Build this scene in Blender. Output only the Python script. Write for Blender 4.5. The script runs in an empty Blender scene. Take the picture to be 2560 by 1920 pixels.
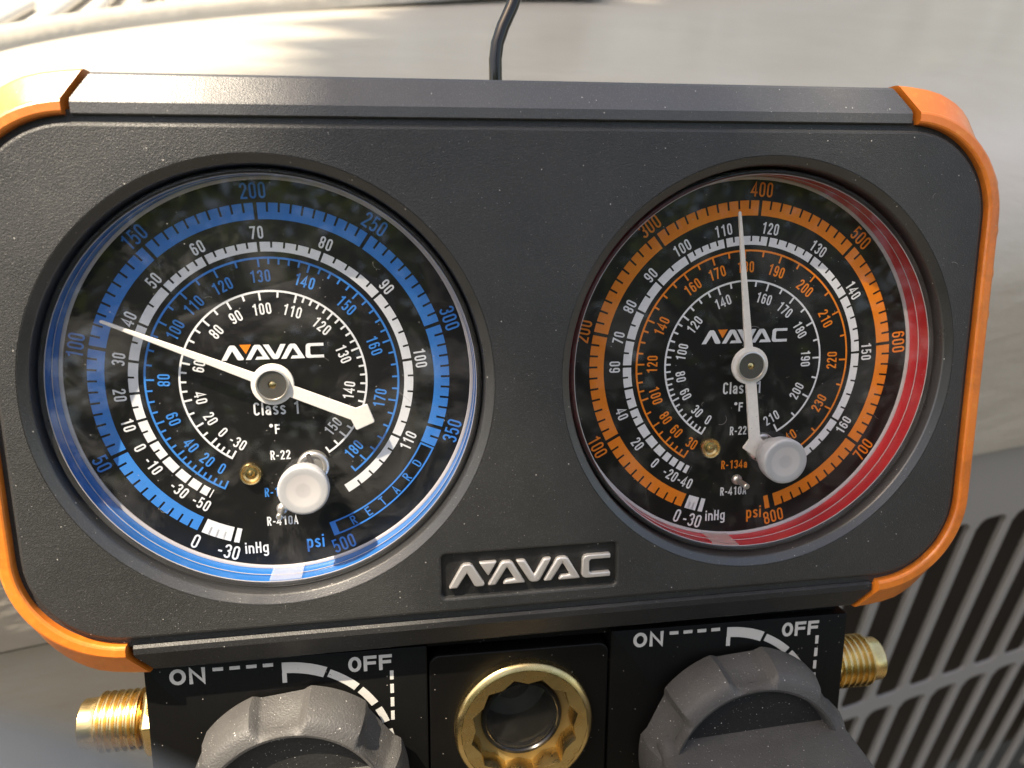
import bpy, bmesh, math, random
import numpy as np
from mathutils import Matrix, Vector

random.seed(7)
rng = np.random.default_rng(7)
R_ = math.radians
scene = bpy.context.scene
COL = scene.collection

# ---------------------------------------------------------------- camera, sky, sun, exposure
S = 0.032                      # metres per modelling unit (1 unit = outer radius of a dial scale)
CAM = Vector((0.0, 0.0, 1.05))
PITCH = 31.0
cam_d = bpy.data.cameras.new('camera')
cam = bpy.data.objects.new('camera', cam_d)
COL.objects.link(cam)
cam.location = CAM
cam.rotation_euler = (R_(90 - PITCH), 0, 0)
cam_d.sensor_width = 36.0
cam_d.lens = 36.0 * 1920.3 / 2560.0
cam_d.clip_start = 0.003
cam_d.clip_end = 200.0
cam_d.dof.use_dof = True
cam_d.dof.focus_distance = 4.62 * S
cam_d.dof.aperture_fstop = 19.0
scene.camera = cam

# frame of the gauge set: x right, y up along the face, z out of the face (dials at z = 0)
MR = Matrix(((0.98737, -0.01017, 0.15809), (0.15221, 0.33762, -0.92889), (-0.04393, 0.94123, 0.33490)))
MT = Vector((0.0492, 4.00376, -2.32014)) * S + CAM
SUN_P = Vector((-0.42, 0.83, 0.37))            # direction to the sun in that frame
SUN_W = (MR @ SUN_P).normalized()

world = bpy.data.worlds.new('World')
scene.world = world
world.use_nodes = True
wn = world.node_tree
bg = wn.nodes['Background']
sky = wn.nodes.new('ShaderNodeTexSky')
sky.sky_type = 'NISHITA'
sky.sun_disc = False
sky.sun_elevation = math.asin(SUN_W.z)
sky.sun_rotation = math.atan2(SUN_W.x, SUN_W.y)
sky.air_density = 1.0
sky.dust_density = 3.0
sky.ozone_density = 0.6
wn.links.new(sky.outputs[0], bg.inputs['Color'])
bg.inputs['Strength'].default_value = 0.15

sun_d = bpy.data.lights.new('sun', 'SUN')
sun_d.energy = 4.8
sun_d.angle = R_(0.53)
sun_d.color = (1.0, 0.95, 0.87)
sun = bpy.data.objects.new('sun', sun_d)
COL.objects.link(sun)
sun.rotation_euler = SUN_W.to_track_quat('Z', 'Y').to_euler()
sun.location = (0, 0, 6)

scene.view_settings.view_transform = 'Standard'
scene.view_settings.look = 'None'
scene.view_settings.gamma = 1.0
scene.view_settings.use_curve_mapping = False
scene.view_settings.exposure = 1.15
scene.view_settings.use_white_balance = True
scene.view_settings.white_balance_temperature = 7800
scene.render.engine = 'CYCLES'
scene.cycles.transparent_max_bounces = 16
scene.cycles.max_bounces = 10

# ---------------------------------------------------------------- helpers
class MB:
    """collects vertices (modelling units) and faces, builds one mesh object"""
    def __init__(self):
        self.v = []; self.f = []
    def add(self, verts, faces):
        b = len(self.v)
        self.v += [tuple(q) for q in verts]
        self.f += [tuple(i + b for i in q) for q in faces]
    def loops(self, rings, closed=True, cap0=False, cap1=False):
        n = len(rings[0]); b = len(self.v)
        for r in rings: self.v += [tuple(q) for q in r]
        m = n if closed else n - 1
        for k in range(len(rings) - 1):
            for i in range(m):
                j = (i + 1) % n
                self.f.append((b + k*n + i, b + k*n + j, b + (k+1)*n + j, b + (k+1)*n + i))
        if cap0: self.f.append(tuple(b + i for i in reversed(range(n))))
        if cap1: self.f.append(tuple(b + (len(rings)-1)*n + i for i in range(n)))
    def revolve(self, prof, n=128, c=(0, 0), a0=0.0, a1=360.0, cap0=False, cap1=False):
        full = abs(a1 - a0 - 360) < 1e-6
        cnt = n if full else n + 1
        rings = []
        for r, z in prof:
            rings.append([(c[0] + r*math.cos(R_(a0 + (a1-a0)*i/n)), c[1] + r*math.sin(R_(a0 + (a1-a0)*i/n)), z) for i in range(cnt)])
        self.loops(rings, closed=full, cap0=cap0, cap1=cap1)
    def sector(self, r0, r1, a0, a1, z=0.0):
        n = max(1, int(abs(a1 - a0) / 1.5) + 1)
        A = [a0 + (a1-a0)*i/n for i in range(n+1)]
        v = [(r0*math.cos(R_(a)), r0*math.sin(R_(a)), z) for a in A] + [(r1*math.cos(R_(a)), r1*math.sin(R_(a)), z) for a in A]
        f = []
        for i in range(n):
            q = (i, i+1, n+2+i, n+1+i)
            f.append(q if a1 < a0 else tuple(reversed(q)))
        self.add(v, f)
    def tick(self, r0, r1, a, w, z=0.0):
        ca, sa = math.cos(R_(a)), math.sin(R_(a))
        pts = [(r0, -w/2), (r1, -w/2), (r1, w/2), (r0, w/2)]
        self.add([(x*ca - y*sa, x*sa + y*ca, z) for x, y in pts], [(0, 1, 2, 3)])
    def box(self, x0, x1, y0, y1, z0, z1):
        self.add([(x0,y0,z0),(x1,y0,z0),(x1,y1,z0),(x0,y1,z0),(x0,y0,z1),(x1,y0,z1),(x1,y1,z1),(x0,y1,z1)],
                 [(3,2,1,0),(4,5,6,7),(0,1,5,4),(1,2,6,5),(2,3,7,6),(3,0,4,7)])
    def poly(self, pts, z=0.0):
        self.add([(x, y, z) for x, y in pts], [tuple(range(len(pts)))])
    def tube(self, path, rad, n=16, caps=True):
        P = [Vector(q) for q in path]; rings = []
        up = Vector((0.3, 0.2, 1)).normalized()
        for i, q in enumerate(P):
            t = (P[min(i+1, len(P)-1)] - P[max(i-1, 0)]).normalized()
            a = t.cross(up).normalized(); b = t.cross(a).normalized(); up = (a.cross(t)).normalized() * 1.0
            r = rad[i] if isinstance(rad, (list, tuple)) else rad
            rings.append([q + a*(r*math.cos(2*math.pi*k/n)) + b*(r*math.sin(2*math.pi*k/n)) for k in range(n)])
            up = -b if False else up
        self.loops(rings, True, caps, caps)
    def build(self, name, mat, parent=None, loc=(0, 0, 0), rotz=0.0, smooth=35, scale=S, bevel=0.0, fixn=False):
        me = bpy.data.meshes.new(name)
        me.from_pydata([(x*scale, y*scale, z*scale) for x, y, z in self.v], [], self.f)
        if fixn:
            bm = bmesh.new(); bm.from_mesh(me)
            bmesh.ops.recalc_face_normals(bm, faces=bm.faces)
            bm.to_mesh(me); bm.free()
        me.update()
        if smooth:
            me.shade_smooth(); me.set_sharp_from_angle(angle=R_(smooth))
        me.materials.append(mat)
        o = bpy.data.objects.new(name, me); COL.objects.link(o)
        if parent: o.parent = parent
        o.location = Vector(loc) * scale
        o.rotation_euler = (0, 0, rotz)
        if bevel:
            m = o.modifiers.new('bevel', 'BEVEL'); m.width = bevel*scale; m.segments = 3; m.limit_method = 'ANGLE'; m.angle_limit = R_(30)
        return o

def tag(o, label=None, category=None, group=None, kind=None):
    for k, v in (('label', label), ('category', category), ('group', group), ('kind', kind)):
        if v: o[k] = v
    return o

def from_bm(name, bm, mat, parent=None, smooth=35):
    me = bpy.data.meshes.new(name)
    for v in bm.verts: v.co *= S
    bm.to_mesh(me); bm.free()
    if smooth: me.shade_smooth(); me.set_sharp_from_angle(angle=R_(smooth))
    me.materials.append(mat)
    o = bpy.data.objects.new(name, me); COL.objects.link(o)
    if parent: o.parent = parent
    return o

def rrect(hw, hh, rc, o=0.0, cx=0.0, cy=0.0, seg=14):
    pts = []
    for sx, sy, a0 in ((1, 1, 0), (-1, 1, 90), (-1, -1, 180), (1, -1, 270)):
        for i in range(seg + 1):
            a = R_(a0 + 90*i/seg)
            pts.append((cx + sx*(hw - rc) + (rc + o)*math.cos(a), cy + sy*(hh - rc) + (rc + o)*math.sin(a)))
    return pts

# ---------------------------------------------------------------- materials
def new_mat(name):
    m = bpy.data.materials.new(name); m.use_nodes = True
    nt = m.node_tree
    return m, nt, nt.nodes['Principled BSDF']
def coords(nt, scale=(1, 1, 1), kind='Object'):
    tc = nt.nodes.new('ShaderNodeTexCoord'); mp = nt.nodes.new('ShaderNodeMapping')
    mp.inputs['Scale'].default_value = [k / S for k in scale]
    nt.links.new(tc.outputs[kind], mp.inputs['Vector'])
    return mp.outputs['Vector']
def noise(nt, vec, scale, detail=4, rough=0.55, dist=0.0):
    n = nt.nodes.new('ShaderNodeTexNoise')
    n.inputs['Scale'].default_value = scale; n.inputs['Detail'].default_value = detail
    n.inputs['Roughness'].default_value = rough; n.inputs['Distortion'].default_value = dist
    nt.links.new(vec, n.inputs['Vector']); return n.outputs['Fac']
def ramp(nt, fac, stops):
    r = nt.nodes.new('ShaderNodeValToRGB')
    while len(r.color_ramp.elements) < len(stops): r.color_ramp.elements.new(0.5)
    for e, (pos, c) in zip(r.color_ramp.elements, stops):
        e.position = pos; e.color = (c, c, c, 1) if isinstance(c, (int, float)) else (*c, 1)
    nt.links.new(fac, r.inputs['Fac']); return r.outputs['Color']
def mixc(nt, fac, a, b):
    m = nt.nodes.new('ShaderNodeMix'); m.data_type = 'RGBA'
    for sock, val in ((m.inputs['Factor'], fac), (m.inputs['A'], a), (m.inputs['B'], b)):
        if hasattr(val, 'is_linked'): nt.links.new(val, sock)
        elif isinstance(val, (int, float)): sock.default_value = val
        else: sock.default_value = (*val, 1)
    return m.outputs['Result']
def math_n(nt, op, a, b=0.0):
    m = nt.nodes.new('ShaderNodeMath'); m.operation = op
    for sock, val in ((m.inputs[0], a), (m.inputs[1], b)):
        if hasattr(val, 'is_linked'): nt.links.new(val, sock)
        else: sock.default_value = val
    return m.outputs[0]
def bump(nt, bsdf, h, strength, dist):
    b = nt.nodes.new('ShaderNodeBump'); b.inputs['Strength'].default_value = strength; b.inputs['Distance'].default_value = dist * S
    nt.links.new(h, b.inputs['Height']); nt.links.new(b.outputs[0], bsdf.inputs['Normal'])
    return b
def specks(nt, vec, scale, thr, keep=0.5):
    """dust: small dots at voronoi cells, only some of the cells"""
    v = nt.nodes.new('ShaderNodeTexVoronoi'); v.inputs['Scale'].default_value = scale
    nt.links.new(vec, v.inputs['Vector'])
    near = math_n(nt, 'LESS_THAN', v.outputs['Distance'], thr)
    sep = nt.nodes.new('ShaderNodeSeparateColor'); nt.links.new(v.outputs['Color'], sep.inputs[0])
    return math_n(nt, 'MULTIPLY', near, math_n(nt, 'LESS_THAN', sep.outputs[0], keep))

def simple(name, col, rough=0.5, metal=0.0, **kw):
    m, nt, b = new_mat(name)
    b.inputs['Base Color'].default_value = (*col, 1); b.inputs['Roughness'].default_value = rough; b.inputs['Metallic'].default_value = metal
    for k, v in kw.items(): b.inputs[k].default_value = v
    return m

def plastic(name, col, rough, bscale, bstr, dust=0.5, spec=0.5, dustcol=(0.45, 0.43, 0.4)):
    m, nt, b = new_mat(name)
    vec = coords(nt)
    big = noise(nt, vec, 1.3, 5, 0.6)
    dirt = ramp(nt, big, [(0.42, 0.0), (0.75, 1.0)])
    c = mixc(nt, math_n(nt, 'MULTIPLY', dirt, 0.5), col, tuple(min(1, k*1.6 + 0.012) for k in col))
    sp = specks(nt, vec, 26, 0.10, 0.10*dust)
    sp2 = specks(nt, vec, 60, 0.13, 0.10*dust)
    s = math_n(nt, 'MAXIMUM', sp, math_n(nt, 'MULTIPLY', sp2, 0.6))
    c = mixc(nt, s, c, dustcol)
    sparkle = math_n(nt, 'MULTIPLY', ramp(nt, noise(nt, vec, min(bscale, 150), 1, 0.5), [(0.56, 0.0), (0.74, 1.0)]), 0.5 if bscale > 100 else 0.15)  # lighter grain flecks: tiny highlights put into the colour
    c = mixc(nt, sparkle, c, tuple(min(1, k*2.2 + 0.03) for k in col))
    nt.links.new(c, b.inputs['Base Color'])
    rr = math_n(nt, 'SUBTRACT', rough + 0.04, math_n(nt, 'MULTIPLY', ramp(nt, noise(nt, vec, 2.1, 6, 0.65, 0.5), [(0.40, 0.0), (0.68, 1.0)]), 0.14))
    nt.links.new(rr, b.inputs['Roughness'])
    b.inputs['Specular IOR Level'].default_value = spec
    g = noise(nt, vec, bscale, 2, 0.5)
    g2 = noise(nt, vec, bscale*0.6, 1, 0.5)
    h = math_n(nt, 'ADD', g, math_n(nt, 'MULTIPLY', g2, 0.4))
    bump(nt, b, h, bstr, min(0.008, 0.8/bscale))
    return m

M = {}
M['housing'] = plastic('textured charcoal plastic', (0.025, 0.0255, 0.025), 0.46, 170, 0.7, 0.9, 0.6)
M['rail'] = plastic('charcoal rail plastic', (0.056, 0.056, 0.056), 0.42, 170, 0.40, 0.8, 1.0)  # same plastic made lighter: sky sheen put into the colour
M['shaded_rail'] = plastic('charcoal rail plastic shaded', (0.020, 0.0203, 0.021), 0.40, 150, 0.4, 0.8, 0.35)  # same plastic made darker: underside shade put into the colour
M['bezel'] = plastic('bezel plastic', (0.024, 0.024, 0.024), 0.36, 150, 0.22, 1.0, 1.0)
M['bumper'] = plastic('orange rubber', (0.80, 0.20, 0.022), 0.40, 24, 0.10, 0.5, 0.9, dustcol=(0.6, 0.4, 0.25))
def grime(m, col, scale, lo, hi, amt):
    nt = m.node_tree; b = nt.nodes['Principled BSDF']
    src = b.inputs['Base Color'].links[0].from_socket
    f = math_n(nt, 'MULTIPLY', ramp(nt, noise(nt, coords(nt), scale, 7, 0.7, 0.4), [(lo, 0.0), (hi, 1.0)]), amt)
    nt.links.new(mixc(nt, f, src, col), b.inputs['Base Color'])
grime(M['bumper'], (0.26, 0.075, 0.02), 2.2, 0.48, 0.72, 0.6)
M['knob'] = plastic('grey rubber', (0.058, 0.056, 0.054), 0.56, 90, 0.5, 3.0, 0.5, dustcol=(0.55, 0.53, 0.5))
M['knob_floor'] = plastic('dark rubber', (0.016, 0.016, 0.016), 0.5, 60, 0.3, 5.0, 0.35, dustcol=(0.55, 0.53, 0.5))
M['badge'] = plastic('badge recess', (0.018, 0.018, 0.018), 0.4, 46, 0.25, 0.6)

def block_mat():
    m, nt, b = new_mat('black anodised aluminium')
    vec = coords(nt, (60, 1.5, 60))
    br = noise(nt, vec, 1.0, 3)
    v2 = coords(nt)
    sp = math_n(nt, 'MAXIMUM', specks(nt, v2, 44, 0.12, 0.05), specks(nt, v2, 17, 0.04, 0.10))
    sm = ramp(nt, noise(nt, v2, 2.2, 5, 0.65), [(0.5, 0.0), (0.8, 1.0)])
    c = mixc(nt, math_n(nt, 'MULTIPLY', sm, 0.5), (0.0035, 0.0034, 0.0033), (0.008, 0.0074, 0.0068))
    nt.links.new(mixc(nt, sp, c, (0.4, 0.37, 0.33)), b.inputs['Base Color'])
    b.inputs['Roughness'].default_value = 0.42; b.inputs['Specular IOR Level'].default_value = 0.2
    bump(nt, b, br, 0.10, 0.01)
    return m
M['block'] = block_mat()

def dial_mat():
    m, nt, b = new_mat('black dial face')
    v = coords(nt)
    sp = specks(nt, v, 30, 0.07, 0.05)
    nt.links.new(mixc(nt, sp, (0.0055, 0.0055, 0.006), (0.4, 0.37, 0.33)), b.inputs['Base Color'])
    b.inputs['Roughness'].default_value = 0.38
    b.inputs['Specular IOR Level'].default_value = 0.3
    return m
M['dial'] = dial_mat()
def print_mat(name, col, rough=0.5):
    m, nt, b = new_mat(name)
    n = noise(nt, coords(nt), 40, 3)
    nt.links.new(mixc(nt, ramp(nt, n, [(0.35, 0.0), (0.7, 1.0)]), tuple(k*0.93 for k in col), col), b.inputs['Base Color'])
    b.inputs['Roughness'].default_value = rough; b.inputs['Specular IOR Level'].default_value = 0.3
    return m
M['white'] = print_mat('white dial print', (0.74, 0.76, 0.78))
M['blue'] = print_mat('blue dial print', (0.028, 0.215, 0.62))
M['orange'] = print_mat('orange dial print', (0.82, 0.23, 0.018))
M['pointer'] = print_mat('white pointer paint', (0.80, 0.77, 0.72), 0.4)
def blockprint():
    m, nt, b = new_mat('off white block print')
    v = coords(nt)
    worn = math_n(nt, 'MULTIPLY', math_n(nt, 'GREATER_THAN', noise(nt, v, 22, 4, 0.7), 0.70), 0.8)
    nt.links.new(mixc(nt, worn, (0.56, 0.55, 0.52), (0.12, 0.11, 0.1)), b.inputs['Base Color'])
    b.inputs['Roughness'].default_value = 0.6
    bump(nt, b, noise(nt, v, 60, 2), 0.3, 0.004)
    return m
M['blockprint'] = blockprint()
M['case_blue'] = simple('blue gauge case', (0.006, 0.155, 0.50), 0.28)
M['case_red'] = simple('red gauge case', (0.52, 0.025, 0.035), 0.28)
M['silver'] = simple('nickel metal', (0.80, 0.77, 0.72), 0.32, 0.85)
M['rimline'] = simple('pale ring', (0.50, 0.47, 0.48), 0.35, 0.2)
M['chrome'] = simple('dark polished steel', (0.06, 0.056, 0.052), 0.06, 0.9)
M['badge_metal'] = simple('satin silver letters', (0.62, 0.59, 0.56), 0.36, 0.45)
M['hubdark'] = simple('worn dark steel', (0.16, 0.15, 0.135), 0.42, 0.8)
def brass_mat():
    m, nt, b = new_mat('brass')
    n = noise(nt, coords(nt, (1, 1, 1)), 6, 5, 0.65)
    nt.links.new(mixc(nt, ramp(nt, n, [(0.4, 0.0), (0.7, 1.0)]), (0.86, 0.66, 0.32), (0.72, 0.48, 0.19)), b.inputs['Base Color'])
    b.inputs['Metallic'].default_value = 1.0
    nt.links.new(math_n(nt, 'ADD', math_n(nt, 'MULTIPLY', n, 0.25), 0.14), b.inputs['Roughness'])
    bump(nt, b, noise(nt, coords(nt, (3, 3, 40)), 3.0, 2), 0.06, 0.01)
    return m
M['brass'] = brass_mat()
def plug_mat():
    m, nt, b = new_mat('translucent white silicone')
    v = coords(nt)
    sep = nt.nodes.new('ShaderNodeSeparateXYZ'); nt.links.new(v, sep.inputs[0])
    r = math_n(nt, 'SQRT', math_n(nt, 'ADD', math_n(nt, 'POWER', sep.outputs[0], 2.0), math_n(nt, 'POWER', sep.outputs[1], 2.0)))
    c = nt.nodes.new('ShaderNodeValToRGB'); e = c.color_ramp.elements
    e[0].position = 0.035; e[0].color = (0.444, 0.433, 0.437, 1); e[1].position = 0.15; e[1].color = (0.414, 0.418, 0.429, 1)
    for pos, col in ((0.048, (0.503, 0.488, 0.488)), (0.088, (0.503, 0.492, 0.492)), (0.098, (0.407, 0.411, 0.422)), (0.125, (0.392, 0.4, 0.414))):
        q = e.new(pos); q.color = (*col, 1)
    nt.links.new(r, c.inputs[0]); nt.links.new(c.outputs[0], b.inputs['Base Color'])
    b.inputs['Roughness'].default_value = 0.34
    b.inputs['Subsurface Weight'].default_value = 0.8
    b.inputs['Subsurface Radius'].default_value = (1, 0.97, 0.95)
    b.inputs['Subsurface Scale'].default_value = 0.03 * S
    return m
M['plug'] = plug_mat()
def lens_mat(name, ior, haze, haze_rough=0.5, tint=(1, 1, 1), smudge_sheen=0.05, rough=0.02):
    m = bpy.data.materials.new(name); m.use_nodes = True
    nt = m.node_tree; nt.nodes.remove(nt.nodes['Principled BSDF'])
    out = nt.nodes['Material Output']
    tr = nt.nodes.new('ShaderNodeBsdfTransparent'); tr.inputs[0].default_value = (*tint, 1)
    gl = nt.nodes.new('ShaderNodeBsdfGlossy'); gl.inputs['Roughness'].default_value = rough
    di = nt.nodes.new('ShaderNodeBsdfDiffuse'); di.inputs[0].default_value = (0.8, 0.78, 0.76, 1)
    lw = nt.nodes.new('ShaderNodeLayerWeight'); lw.inputs['Blend'].default_value = 0.5
    f0 = ((ior-1)/(ior+1))**2
    fr = math_n(nt, 'ADD', math_n(nt, 'MULTIPLY', math_n(nt, 'POWER', lw.outputs['Facing'], 5.0), 1 - f0), f0)
    m1 = nt.nodes.new('ShaderNodeMixShader'); m2 = nt.nodes.new('ShaderNodeMixShader')
    nt.links.new(fr, m1.inputs[0]); nt.links.new(tr.outputs[0], m1.inputs[1]); nt.links.new(gl.outputs[0], m1.inputs[2])
    v = coords(nt)
    sm = ramp(nt, noise(nt, v, 2.2, 6, 0.65, 0.6), [(0.52, 0.0), (0.85, 1.0)])
    dust = math_n(nt, 'MAXIMUM', specks(nt, v, 40, 0.10, 0.04), specks(nt, v, 18, 0.045, 0.10))
    f = math_n(nt, 'ADD', math_n(nt, 'MULTIPLY', sm, smudge_sheen), haze)
    f = math_n(nt, 'MAXIMUM', f, math_n(nt, 'MULTIPLY', dust, 0.45))
    nt.links.new(f, m2.inputs[0]); nt.links.new(m1.outputs[0], m2.inputs[1]); nt.links.new(di.outputs[0], m2.inputs[2])
    nt.links.new(m2.outputs[0], out.inputs['Surface'])
    return m
M['lens'] = lens_mat('clear gauge lens', 1.60, 0.004, smudge_sheen=0.085)  # lens smudges also carry a hazy reflection as pale colour
M['lens_rim'] = lens_mat('clear lens rim', 1.55, 0.03, smudge_sheen=0.05, rough=0.08)
M['tab'] = lens_mat('frosted clear tab', 1.5, 0.30, smudge_sheen=0.1, rough=0.2)
M['sight'] = lens_mat('sight glass', 1.52, 0.01, smudge_sheen=0.03)

def paint_mat():
    m, nt, b = new_mat('beige cabinet paint')
    v = coords(nt)
    n = noise(nt, v, 0.6, 5, 0.6)
    nt.links.new(mixc(nt, ramp(nt, n, [(0.35, 0.0), (0.7, 1.0)]), (0.51, 0.465, 0.39), (0.55, 0.51, 0.435)), b.inputs['Base Color'])
    b.inputs['Roughness'].default_value = 0.42
    b.inputs['Coat Weight'].default_value = 0.35; b.inputs['Coat Roughness'].default_value = 0.20
    w = noise(nt, coords(nt, (0.55, 3.2, 3.2)), 1.0, 3, 0.5)
    f = noise(nt, v, 14, 2, 0.5)
    bump(nt, b, math_n(nt, 'ADD', w, math_n(nt, 'MULTIPLY', f, 0.02)), 0.6, 0.06)
    return m
M['paint'] = paint_mat()
M['bar'] = simple('grille paint', (0.36, 0.35, 0.34), 0.38)
M['inner_shade'] = simple('interior shade', (0.030, 0.020, 0.013), 0.8)  # near-black tone stands in for the shade within the unit
M['guard'] = simple('guard wire paint', (0.62, 0.60, 0.56), 0.35)

# ---------------------------------------------------------------- stroke lettering
def arc(cx, cy, rx, ry, a0, a1, n=8):
    return [(cx + rx*math.cos(R_(a0 + (a1-a0)*i/n)), cy + ry*math.sin(R_(a0 + (a1-a0)*i/n))) for i in range(n+1)]
def glyph(ch, W, t):
    """centre lines in a cell W wide and 1 tall; returns [(points, closed)], width"""
    h = t/2; L, Rr, B, T = h, W-h, h, 1-h; c = W/2; rx = (Rr-L)/2; ry = min(rx*1.15, 0.24)
    oval = lambda y0, y1, r: (arc(c, y1-r, rx, r, 0, 180) + arc(c, y0+r, rx, r, 180, 360), True)
    d = {}
    if ch == '0' or ch == 'O': return [oval(B, T, ry if ch == '0' or W < 0.7 else (T-B)/2*0.98)], W
    if ch == '1': x = c+0.06; return [([(x, 0), (x, 1.0)], False), ([(x-h, 0.86), (x-0.21, 0.76)], False)], W
    if ch == '2': return [([(L, 0.70)] + arc(c, T-ry, rx, ry, 180, 0) + [(Rr-0.01, 0.62), (L+0.02, B+0.06), (L+0.01, B), (W, B)], False)], W
    if ch == '3': return [([(L, 0.74)] + arc(c, T-ry*.9, rx, ry*.9, 175, 0) + arc(c-0.02, 0.53+0.12, rx+0.02, 0.12, 0, -90, 5), False), (arc(c-0.02, 0.53-0.14, rx+0.02, 0.14, 90, 0, 5) + arc(c, B+ry*.95, rx, ry*.95, 0, -175), False)], W
    if ch == '4': return [([(W*0.72, 0), (W*0.72, 0.95), (0.02, 0.28), (W+0.03, 0.28)], False)], W+0.03
    if ch == '5': return [([(Rr, T), (L+0.04, T), (L+0.01, 0.50)] + arc(c, 0.60-ry, rx, ry, 120, 0, 6) + arc(c, B+ry, rx, ry, 0, -170), False)], W
    if ch == '6': return [oval(B, 0.60, ry), ([(L, 0.34), (L, T-ry)] + arc(c, T-ry, rx, ry, 180, 8), False)], W
    if ch == '9': return [oval(0.40, T, ry), ([(Rr, 0.66), (Rr, B+ry)] + arc(c, B+ry, rx, ry, 0, -172), False)], W
    if ch == '7': return [([(0, T), (Rr+0.01, T), (c-0.07, 0)], False)], W
    if ch == '8': return [oval(0.51, T, ry*.85), oval(B, 0.51+0.0, ry*.95)], W
    if ch == '-': return [([(0.02, 0.42), (0.28, 0.42)], False)], 0.30
    if ch == ' ': return [], 0.32
    if ch == 'C': return [(arc(c, T-ry, rx, ry, 5, 180) + arc(c, B+ry, rx, ry, 180, 355), False)], W
    if ch == 'l': return [([(h, 0), (h, 1)], False)], t
    if ch == 'i': return [([(h, 0), (h, 0.72)], False), ([(h, 0.84), (h, 0.99)], False)], t
    if ch == 'a': return [([(L, 0.56)] + arc(c, 0.72-h-0.15, rx, 0.15, 160, 0) + [(Rr, 0.0)], False), ([(Rr, 0.40), (c, 0.39)] + arc(c, B+0.15, rx, 0.15, 120, 270, 6) + [(Rr, B+0.14)], False)], W
    if ch == 's':
        return [(arc(c, 0.72-h-0.14, rx, 0.14, 15, 180, 6) + [(L+0.02, 0.46), (Rr-0.02, 0.28)] + arc(c, B+0.13, rx, 0.13, 0, -165, 6), False)], W
    if ch == 'n': return [([(L, 0), (L, 0.72)], False), (arc(c, 0.72-h-0.18, rx, 0.18, 170, 0) + [(Rr, 0)], False)], W
    if ch == 'p': return [([(L, -0.28), (L, 0.72)], False), (arc(c, 0.72-h-0.17, rx, 0.17, 165, 0) + arc(c, B+0.17, rx, 0.17, 0, -165), False)], W
    if ch == 'g': return [(arc(c, 0.72-h-0.17, rx, 0.17, 15, 180) + arc(c, B+0.19, rx, 0.17, 180, 345), False), ([(Rr, 0.72), (Rr, -0.1)] + arc(c, -0.12, rx, 0.13, 0, -165), False)], W
    if ch == 'R': return [([(L, 0), (L, T), (c, T)] + arc(c, T-0.21, rx, 0.21, 90, -90) + [(L, T-0.42)], False), ([(c-0.02, T-0.42), (Rr+0.01, 0)], False)], W
    if ch == 'F': return [([(L, 0), (L, T), (W, T)], False), ([(L, 0.52), (W-0.05, 0.52)], False)], W
    if ch == 'E': return [([(W, B), (L, B), (L, T), (W, T)], False), ([(L, 0.52), (W-0.04, 0.52)], False)], W
    if ch == 'T': return [([(0, T), (W, T)], False), ([(c, T), (c, 0)], False)], W
    if ch == 'H': return [([(L, 0), (L, 1)], False), ([(Rr, 0), (Rr, 1)], False), ([(L, 0.52), (Rr, 0.52)], False)], W
    if ch == 'N': return [([(L, 0), (L, T), (Rr, B), (Rr, 1)], False)], W
    if ch == 'D': return [([(L, B), (L, T), (c-0.03, T)] + arc(c, T-0.3, rx, 0.3, 90, 0) + arc(c, B+0.3, rx, 0.3, 0, -90) + [(L, B)], False)], W
    if ch == 'A': return [([(h*0.7, 0), (c, T+0.04), (W-h*0.7, 0)], False), ([(c-rx*0.62, 0.30), (c+rx*0.62, 0.30)], False)], W
    if ch == 'd': return [(arc(0.13, 0.87, 0.10, 0.10, 0, 360, 14)[:-1], True)], 0.34   # degree sign
    raise KeyError(ch)
def stroke(mb, pts, closed, t, xf, z):
    n = len(pts); h = t/2; out = []
    P = [Vector(q) for q in pts]
    clean = [P[0]]
    for q in P[1:]:
        if (q - clean[-1]).length > 1e-4: clean.append(q)
    if closed and (clean[0] - clean[-1]).length < 1e-4: clean.pop()
    P = clean; n = len(P)
    for i, q in enumerate(P):
        a = P[i-1] if (i > 0 or closed) else None
        b = P[(i+1) % n] if (i < n-1 or closed) else None
        d1 = (q - a).normalized() if a is not None else (b - q).normalized()
        d2 = (b - q).normalized() if b is not None else d1
        n1 = Vector((-d1.y, d1.x)); n2 = Vector((-d2.y, d2.x))
        m = n1 + n2
        m = n1 if m.length < 1e-3 else m.normalized()
        k = min(h / max(m.dot(n1), 0.42), 1.9*h)
        out.append((q + m*k, q - m*k))
    v = []
    for a, b in out: v += [(*xf(a.x, a.y), z), (*xf(b.x, b.y), z)]
    f = []
    for i in range(n if closed else n-1):
        j = (i+1) % n
        f.append((2*i, 2*i+1, 2*j+1, 2*j))
    mb.add(v, f)
def text(name, s, height, pos, rot, mat, parent, t=0.135, W=0.43, gap=0.13, z=0.004, loc=(0, 0, 0), gaps=None):
    cells = []; x = 0.0
    for ch in s:
        st, w = glyph(ch, W if ch not in 'las' else W*0.93, t)
        cells.append((x, st)); x += w + gap
    tot = x - gap
    ca, sa = math.cos(R_(rot)), math.sin(R_(rot))
    mb = MB(); k = 0
    for x0, st in cells:
        def xf(px, py, x0=x0):
            u = (px + x0 - tot/2)*height; v = (py - 0.5)*height
            return (pos[0] + u*ca - v*sa, pos[1] + u*sa + v*ca)
        for pts, cl in st:
            stroke(mb, pts, cl, t, xf, z + 0.0004*(k % 4)); k += 1
    return mb.build(name, mat, parent, loc, smooth=0)

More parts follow.
